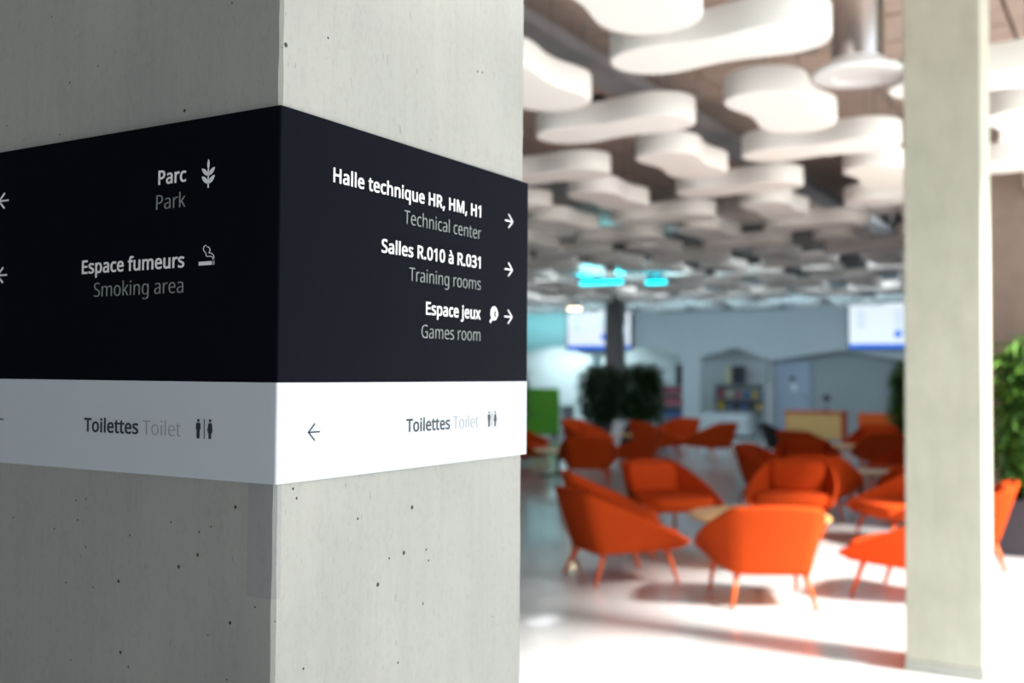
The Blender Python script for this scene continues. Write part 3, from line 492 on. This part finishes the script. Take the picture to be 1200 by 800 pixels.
t = thing('screen_housing', 'long thin grey projection screen housing along the back wall top', 'screen housing', (-9.9, DY-.14, 3.36))
obj('case', bx(-1.75, 1.75, -.08, .08, 0, .12), M['plaster_dim'], t, bevel=.01)
for s in (-1.5, 1.5): obj('bracket', bx(s-.02, s+.02, .08, .135, .02, .1), M['steel'], t)

# ---------------------------------------------------------------- wall screens
def wall_screen(x0_, x1_, z0_, z1_, label):
    t = thing('wall_screen', label, 'screen', ((x0_+x1_)/2, DY-.12, (z0_+z1_)/2)); w_, h_ = (x1_-x0_)/2, (z1_-z0_)/2
    obj('bezel', bx(-w_, w_, -.04, .04, -h_, h_), M['black'], t, bevel=.01)
    d = obj('display', bx(-w_+.04, w_-.04, -.045, -.0401, -h_+.04, h_-.04), M['screen'], t)
    obj('footer_bar', bx(-w_+.04, w_-.04, -.049, -.0452, -h_+.04, -h_+.15), M['screen_blue'], d)
    bm = bmesh.new(); cyl(bm, (.18, -.0452, -.22), (.18, -.049, -.22), .10, n=20); obj('round_mark', bm, M['screen_blue'], d)
    bm = bmesh.new()
    for q in (-.72, .18, .74):
        for z in (.34, .18, .02): box(bm, q-.09, q+.09, -.049, -.0452, z-.05, z+.03)
    obj('listing', bm, M['screen_pale'], d)
    obj('bracket', bx(-.2, .2, .04, .115, -.2, .2), M['black'], t)
wall_screen(-14.72, -12.60, 2.30, 3.53, 'lit wall screen at left, partly behind the distant grey column')
wall_screen(-6.50, -4.36, 2.28, 3.51, 'lit wall screen at right, partly behind the slim column')

# ---------------------------------------------------------------- chairs
def shell_mesh():
    # stations: front tip, arm middle, rear corner, back centre, mirrored;  columns bottom .. top
    st = [((-.36, .36, .268), (-.435, .44, .325)), ((-.33, .02, .245), (-.475, .03, .505)), ((-.265, -.27, .23), (-.315, -.415, .705)), ((0, -.295, .23), (0, -.455, .725))]
    st = st+[((-a[0], a[1], a[2]), (-b_[0], b_[1], b_[2])) for a, b_ in st[2::-1]]
    bm = bmesh.new(); cols = []
    for a, b_ in st:
        A, B = Vector(a), Vector(b_); cols.append([bm.verts.new(A.lerp(B, k/4)) for k in range(5)])
    for A, B in zip(cols, cols[1:]):
        for k in range(4): bm.faces.new((A[k], B[k], B[k+1], A[k+1]))
    bot = [c_[0] for c_ in cols]
    ctr = bm.verts.new((0, .05, .245)); fr = bm.verts.new((0, .40, .265))
    for a, b_ in zip(bot, bot[1:]): bm.faces.new((a, b_, ctr))
    bm.faces.new((bot[0], ctr, fr)); bm.faces.new((bot[-1], fr, ctr))
    cr = bm.edges.layers.float.new('crease_edge')
    bm.edges.ensure_lookup_table()
    for e in bm.edges:
        vs3 = set(e.verts)
        for ci_ in (0, 2, 4, 6):
            if vs3 <= set(cols[ci_]): e[cr] = .92 if ci_ in (2, 4) else .7
        if e.is_boundary or (e.verts[0] in bot and e.verts[1] in bot): e[cr] = .7
    return bm
def cushion(bm, pts, z0, z1, lean=0, n=0): pass
def make_chair(name, m_, ml):
    t = thing(name, '', 'chair')
    s = obj('shell', shell_mesh(), m_, t, smooth=True, solid=.028, subsurf=2); bake(s)
    bm = bmesh.new()
    pts = [(-.29, -.26), (-.36, .05), (-.385, .30), (-.30, .40), (-.12, .43), (.12, .43), (.30, .40), (.385, .30), (.36, .05), (.29, -.26)]
    prism(bm, pts, .285, .40, lambda a, b, h: (a, b, h))
    c_ = obj('seat_cushion', bm, m_, t, smooth=True, bevel=.035); bake(c_)
    bm = bmesh.new()
    prism(bm, [(-.25, .40), (-.275, .55), (-.27, .675), (-.2, .70), (.2, .70), (.27, .675), (.275, .55), (.25, .40)], -.0, .095, lambda a, b, h: (a, -.265-(b-.42)*.37+h-.03, b))
    c_ = obj('back_cushion', bm, m_, t, smooth=True, bevel=.03); bake(c_)
    for sx in (-1, 1):
        for y_, xb, yt, xt, zt in ((-.32, .29, -.22, .23, .25), (.37, .32, .28, .30, .262)):
            bm = bmesh.new(); cyl(bm, (sx*xb, y_, 0), (sx*xt, yt, zt), .013, .021, n=10); obj('leg', bm, ml, t, smooth=True)
    return t
chairO = make_chair('lounge_chair', M['orange'], M['orange_leg'])
chairB = make_chair('lounge_chair', M['black_fabric'], M['black_leg'])
R_ = math.radians
CH = [  # x, y, heading degrees (0 faces +Y, positive turns left), label, group
 (-2.32, 7.36, 30, 'front orange lounge chair seen from behind, nearest the camera', 'front'),
 (-3.56, 7.54, -38, 'orange lounge chair at left of the front table, turned right, seen from its side', 'front'),
 (-4.14, 8.60, -60, 'orange lounge chair half hidden behind the left one of the front group', 'front'),
 (-4.12, 9.88, -128, 'orange lounge chair facing right front with cushion visible, behind the left pair', 'front'),
 (-3.08, 10.78, -172, 'orange lounge chair facing the camera, directly behind the front table', 'front'),
 (-1.95, 10.62, 130, 'orange lounge chair with visible seat, just left of the slim column, facing left', 'front'),
 (-1.41, 8.10, 80, 'orange lounge chair low at right, its pointed side showing beside the slim column', 'front'),
 (-1.33, 9.75, 98, 'orange lounge chair peeking out right of the slim column', 'front'),
 (-3.18, 12.18, 5, 'dark-backed orange chair just behind the camera-facing one', 'second'),
 (-2.12, 12.72, 35, 'orange chair with shaded back, behind the seat beside the slim column', 'second'),
 (-4.05, 13.2, -95, 'small orange chair side-on left of the second table', 'second'),
 (-4.02, 14.6, -165, 'orange chair facing the camera beyond the second table', 'second'),
 (-2.72, 14.8, 140, 'bright orange chair beyond the second table, close to the slim column', 'second'),
 (-4.72, 17.2, -15, 'orange chair with dark back in the third group, left one', 'third'),
 (-3.55, 17.5, 25, 'orange chair with dark back in the third group, right one', 'third'),
 (-4.15, 19.6, 175, 'orange chair facing the camera in the third group', 'third'),
 (-6.95, 13.75, 25, 'large shaded orange chair seen from behind in the left group', 'left'),
 (-7.05, 15.6, 100, 'shaded orange chair turned left in the left group', 'left'),
 (-8.8, 15.0, -70, 'shaded orange chair at the pillar edge in the left group', 'left'),
 (-9.35, 18.4, -100, 'dim orange chair in front of the planted screen, left one', 'left far'),
 (-7.95, 18.5, -30, 'dim orange chair in front of the planted screen, seen from behind', 'left far'),
 (-7.0, 19.0, 70, 'dim orange chair right of the planted screen, turned left', 'left far'),
 (-8.1, 20.0, 170, 'dim orange chair closest to the planted screen', 'left far'),
 (-10.1, 17.2, -40, 'dim orange chair farthest left near the pillar edge', 'left far'),
]
for k, (x, y, a, lab, g) in enumerate(CH):
    o = chairO if k == 0 else copy_tree(chairO)
    o.location = (x, y, 0); o.rotation_euler = (0, 0, R_(a)); o['label'] = lab; o['group'] = 'orange lounge chairs, %s group' % g
chairB.location = (-5.75, 19.5, 0); chairB.rotation_euler = (0, 0, R_(-60)); chairB['label'] = 'single black lounge chair in front of the wooden counter'

# ---------------------------------------------------------------- tables
def table(x, y, rad, label):
    t = thing('round_table', label, 'table', (x, y, 0), 0, 'low round tables')
    bm = bmesh.new(); lathe(bm, [(rad-.02, .38), (rad, .387), (rad, .403), (rad-.01, .41)], 48); obj('table_top', bm, M['wood'], t)
    bm = bmesh.new(); cyl(bm, (0, 0, .02), (0, 0, .38), .03, n=16); obj('pedestal', bm, M['black'], t)
    for k in range(4):
        a = PI/4+k*PI/2; bm = bmesh.new(); cyl(bm, (0, 0, .035), (.34*math.cos(a), .34*math.sin(a), .012), .016, .010, n=8); obj('foot', bm, M['black'], t)
table(-2.83, 8.85, .60, 'round light wood table behind the front chair')
table(-3.05, 13.65, .40, 'round light wood table of the second chair group')
table(-7.85, 14.5, .4, 'round table among the shaded chairs at left')
table(-4.6, 18.4, .5, 'round table of the third chair group')
table(-8.6, 19.2, .4, 'round table before the planted screen')

# ---------------------------------------------------------------- plants
def leaves(rnd, cen, rad, n, ln, m_, parent, name='foliage'):
    bm = bmesh.new()
    for _ in range(n):
        while True:
            p = Vector((rnd.uniform(-1, 1), rnd.uniform(-1, 1), rnd.uniform(-1, 1)))
            if (p.x**4+p.y**4+p.z**4) < 1 and rnd.random() < .25+p.length: break
        p = Vector((cen[0]+p.x*rad[0], cen[1]+p.y*rad[1], cen[2]+p.z*rad[2]))
        a = rnd.uniform(0, 2*PI); el = rnd.uniform(-.9, .6); d = Vector((math.cos(a)*math.cos(el), math.sin(a)*math.cos(el), math.sin(el)))
        s = d.cross(Vector((0, 0, 1))).normalized(); L = ln*rnd.uniform(.6, 1.2); w_ = L*.13
        v = [bm.verts.new(q) for q in (p, p+d*L*.4+s*w_, p+d*L+Vector((0, 0, -L*.25)), p+d*L*.4-s*w_, p+d*L*.4+Vector((0, 0, -w_*.5)))]
        bm.faces.new((v[0], v[1], v[4])); bm.faces.new((v[1], v[2], v[4])); bm.faces.new((v[2], v[3], v[4])); bm.faces.new((v[3], v[0], v[4]))
    return obj(name, bm, m_, parent, kind='stuff')
def planter(x, y, sx, sy, h, label):
    t = thing('planter_box', label, 'planter', (x, y, 0))
    bm = bmesh.new(); w_ = .03
    box(bm, -sx, sx, -sy, sy, 0, .05)
    for a in ((-sx, -sx+w_, -sy, sy), (sx-w_, sx, -sy, sy), (-sx+w_, sx-w_, -sy, -sy+w_), (-sx+w_, sx-w_, sy-w_, sy)): box(bm, *a, .05, h)
    obj('box', bm, M['planter'], t); obj('soil', bx(-sx+w_, sx-w_, -sy+w_, sy-w_, .05, h-.05), M['soil'], t)
def plant(x, y, z0_, h, rx, ry, n, seed, label, m2=True, ln=.20, stems=5, name='leafy_plant', lm='leaf'):
    rnd = random.Random(seed); t = thing(name, label, 'plant', (x, y, z0_))
    for k in range(stems):
        a = rnd.uniform(0, 2*PI); q = rnd.uniform(0, .5); bm = bmesh.new()
        cyl(bm, (rx*.3*math.cos(a), ry*.3*math.sin(a), 0), (rx*q*math.cos(a), ry*q*math.sin(a), h*.85), .018, .008, n=6); obj('stem', bm, M['bark'], t)
    leaves(rnd, (0, 0, h*.55), (rx, ry, h*.47), n, ln, M[lm], t)
    if m2: leaves(rnd, (0, 0, h*.55), (rx*1.03, ry*1.03, h*.48), n//2, ln, M['leaf_light'], t, 'fresh_foliage')
planter(-.35, 10.75, .82, .35, .50, 'long slate grey planter box at the right edge')
plant(-.80, 10.75, .45, 1.5, .36, .30, 2000, 3, 'bright leafy plant in the planter just right of the slim column')
plant(.10, 10.75, .45, 1.45, .26, .26, 900, 4, 'bright leafy plant at the outer end of the right planter', name='leafy_plant')
planter(-3.85, 21.6, .35, .3, .42, 'small slate planter behind the slim column, left side')
plant(-3.88, 21.6, .38, 1.5, .36, .28, 1500, 5, 'tall green plant showing just left of the slim column')
planter(-9.92, 21.2, .98, .28, .5, 'dark planter box under the planted screen')
plant(-10.42, 21.2, .46, 1.34, .45, .30, 2600, 6, 'dark bushy plant, left half of the planted screen', m2=False, lm='leaf_shaded')
plant(-9.42, 21.2, .46, 1.38, .45, .30, 3000, 8, 'dark bushy plant, right half of the planted screen', m2=False, lm='leaf_shaded')
planter(-10.75, 17.9, .25, .25, .45, 'planter at the pillar edge, far left')
plant(-10.75, 17.9, .41, 1.35, .32, .3, 700, 9, 'dark plant beside the near pillar edge', m2=False)
# white card leaning on the planted screen
o = obj('menu_card', bx(-.13, .13, -.006, .006, 0, .62), M['ink_white'], None); o.location = (-9.8, 20.55, .0); o.rotation_euler = (R_(-8), R_(12), 0)
tag(o, 'pale tilted card standing before the planted screen', 'card')
o = thing('room_divider', 'bright green low screen at far left', 'screen', (-12.85, 23, 0))
obj('screen_panel', bx(-.55, .40, -.04, .04, .08, 1.24), M['green'], o, bevel=.02)
for s in (-.45, .3): obj('foot', bx(s-.03, s+.03, -.18, .18, 0, .08), M['steel'], o)

# ---------------------------------------------------------------- back of the room
t = thing('service_desk', 'pale low desk in front of the cyan-lit wall', 'desk', (-15.0, 25.6, 0))
obj('desk_top', bx(-1.5, 1.5, -.4, .4, .70, .74), M['plaster_dim'], t); obj('front_panel', bx(-1.45, 1.45, -.36, -.33, .05, .70), M['plaster'], t)
for s in (-1.4, 1.4): obj('leg', bx(s-.03, s+.03, -.32, .35, 0, .70), M['steel'], t)
o = obj('desk_monitor', bx(-.2, .2, -.02, .02, .1, .42), M['black'], None, bevel=.01); o.location = (-14.2, 25.6, .74)
obj('stand', bx(-.08, .08, -.08, .08, 0, .1), M['black'], o)
tag(o, 'small dark monitor on the pale desk at left', 'monitor')
def shelf_unit(x0_, x1_, y_, z1_, tiers, label):
    t = thing('shelf_unit', label, 'shelf', ((x0_+x1_)/2, y_, 0)); w_ = (x1_-x0_)/2
    for s in (-1, 1): obj('side_panel', bx(s*w_-.02, s*w_+.02, -.2, .2, 0, z1_), M['plaster_dim'], t)
    for z in tiers: obj('shelf', bx(-w_+.02, w_-.02, -.2, .2, z-.02, z), M['plaster_dim'], t)
    obj('back_panel', bx(-w_+.02, w_-.02, .17, .2, .05, z1_-.02), M['plaster_dim'], t)
    return t
shelf_unit(-10.45, -8.95, DY+1.0, 1.35, (.3, .62, .95, 1.35), 'grey shelf unit with magazines inside the gabled niche')
cols = ['red', 'dimblue', 'yellow', 'cream', 'dark', 'dimblue', 'red', 'yellow', 'dark', 'dimblue']
def stand_items(z, xs, h, hs, where, seed):
    rnd = random.Random(seed)
    for k, x in enumerate(xs):
        c_ = cols[(k*3+seed) % len(cols)]; w_ = rnd.uniform(.05, .09)
        o = obj('magazine', bx(-w_, w_, -.02, .02, 0, h*rnd.uniform(.75, 1)), M[c_], None); o.location = (x, DY+.95, z)
        nm = {'red': 'rose', 'dimblue': 'blue', 'yellow': 'yellow', 'cream': 'cream', 'dark': 'dark'}[c_]
        tag(o, '%s magazine, %s from the left on the %s shelf of the niche' % (nm, ords[k], where), 'magazine', 'magazines in the niche')
stand_items(.95, [-10.3, -10.05, -9.8, -9.55, -9.3, -9.08], .26, 0, 'upper', 0)
stand_items(.62, [-10.3, -10.08, -9.86, -9.64, -9.42, -9.2, -9.05], .24, 0, 'middle', 2)
for k, (x, c_, w_, h_, lab) in enumerate([(-10.08, 'cream', .10, .50, 'cream box standing on top of the niche shelf'), (-9.78, 'dark', .19, .52, 'dark framed picture standing on top of the niche shelf')]):
    o = obj('display_box', bx(-w_, w_, -.05, .05, 0, h_), M[c_], None, bevel=.01); o.location = (x, DY+.95, 1.351); tag(o, lab, 'box')
t = thing('low_cabinet', 'pale low cabinet standing before the gabled niche', 'cabinet', (-9.35, 26.3, 0))
obj('body', bx(-.55, .75, -.25, .25, .05, .62), M['plaster'], t, bevel=.01); obj('plinth', bx(-.5, .7, -.2, .2, 0, .05), M['black'], t)
for s in (-.54, .11): d = obj('door', bx(s, s+.63, -.275, -.252, .08, .60), M['plaster'], t); obj('handle', bx(s+.55, s+.58, -.295, -.275, .3, .42), M['steel'], d)
shelf_unit(-12.2, -11.25, DY+.9, 1.3, (.35, .7, 1.05, 1.3), 'narrow shelf unit in the niche behind the plants')
for k, (x, z, c_, w_, h_, lab) in enumerate([(-11.5, 1.301, 'dark', .12, .6, 'dark poster standing on the narrow shelf unit'), (-11.75, 1.051, 'red', .3, .2, 'rose box on the top tier of the narrow shelf'), (-11.7, .701, 'red', .3, .25, 'rose box on the middle tier of the narrow shelf'), (-11.7, .351, 'dimblue', .3, .2, 'blue box on the lowest tier of the narrow shelf')]):
    o = obj('display_box', bx(-w_, w_, -.05, .05, 0, h_), M[c_], None); o.location = (x, DY+.85, z); tag(o, lab, 'box')
t = thing('wooden_counter', 'low wood-fronted counter against the right alcove wall', 'counter', (-6.85, 25.9, 0))
obj('counter_top', bx(-.72, .72, -.32, .32, .70, .74), M['orange_leg'], t); obj('front_panel', bx(-.66, .66, -.28, -.25, .08, .70), M['wood'], t)
for s in (-.69, .66): obj('side_panel', bx(s, s+.03, -.28, .28, 0, .70), M['orange_leg'], t)
t = thing('table_lamp', 'small dark lamp standing on the wooden counter', 'lamp', (-6.6, 25.9, .74))
bm = bmesh.new(); cyl(bm, (0, 0, 0), (0, 0, .02), .09, n=16); obj('base', bm, M['black'], t)
bm = bmesh.new(); cyl(bm, (0, 0, .02), (0, 0, .26), .012, n=8); obj('pole', bm, M['black'], t)
bm = bmesh.new(); cyl(bm, (0, 0, .26), (0, 0, .40), .12, .07, n=16); obj('lamp_shade', bm, M['black'], t)
t = thing('orange_cabinet', 'small orange cabinet right of the wooden counter', 'cabinet', (-5.3, 25.9, 0))
obj('body', bx(-.5, .5, -.25, .25, .05, .72), M['orange_leg'], t, bevel=.01); obj('plinth', bx(-.46, .46, -.2, .2, 0, .05), M['black'], t)

# ---------------------------------------------------------------- lamps and added fill at the room's far end
area('cyan_wash', (-15.2, 27.0, 3.3), (-15.2, 29.2, 1.4), 3.2, .3, 13, (.25, .95, 1))
area('niche_wash', (-15.0, 28.2, 2.4), (-15.0, 29.3, .8), 3.0, .2, 45, (.75, 1, 1))
area('wall_fill', (-9.5, 23.6, 2.7), (-9.5, 27.8, 2.2), 12, .2, 80, (.55, .85, 1))  # added fill that brightens the back wall, no fitting here
print('baffles', nb, 'panels', npan)

# unseen fill lights added above the baffles to brighten the far ceiling
for x_, y_ in ((-4.0, 17), (-7.0, 17), (-10, 17), (-5, 21.5), (-8.5, 21.5), (-12, 21.5), (-6, 25.5), (-10, 25.5), (-14, 25.5)):
    area('baffle_fill', (x_, y_, 4.15), (x_, y_, 0), 2.0, 1.0, 27 if y_ < 25 else 4, (.9, .96, 1))
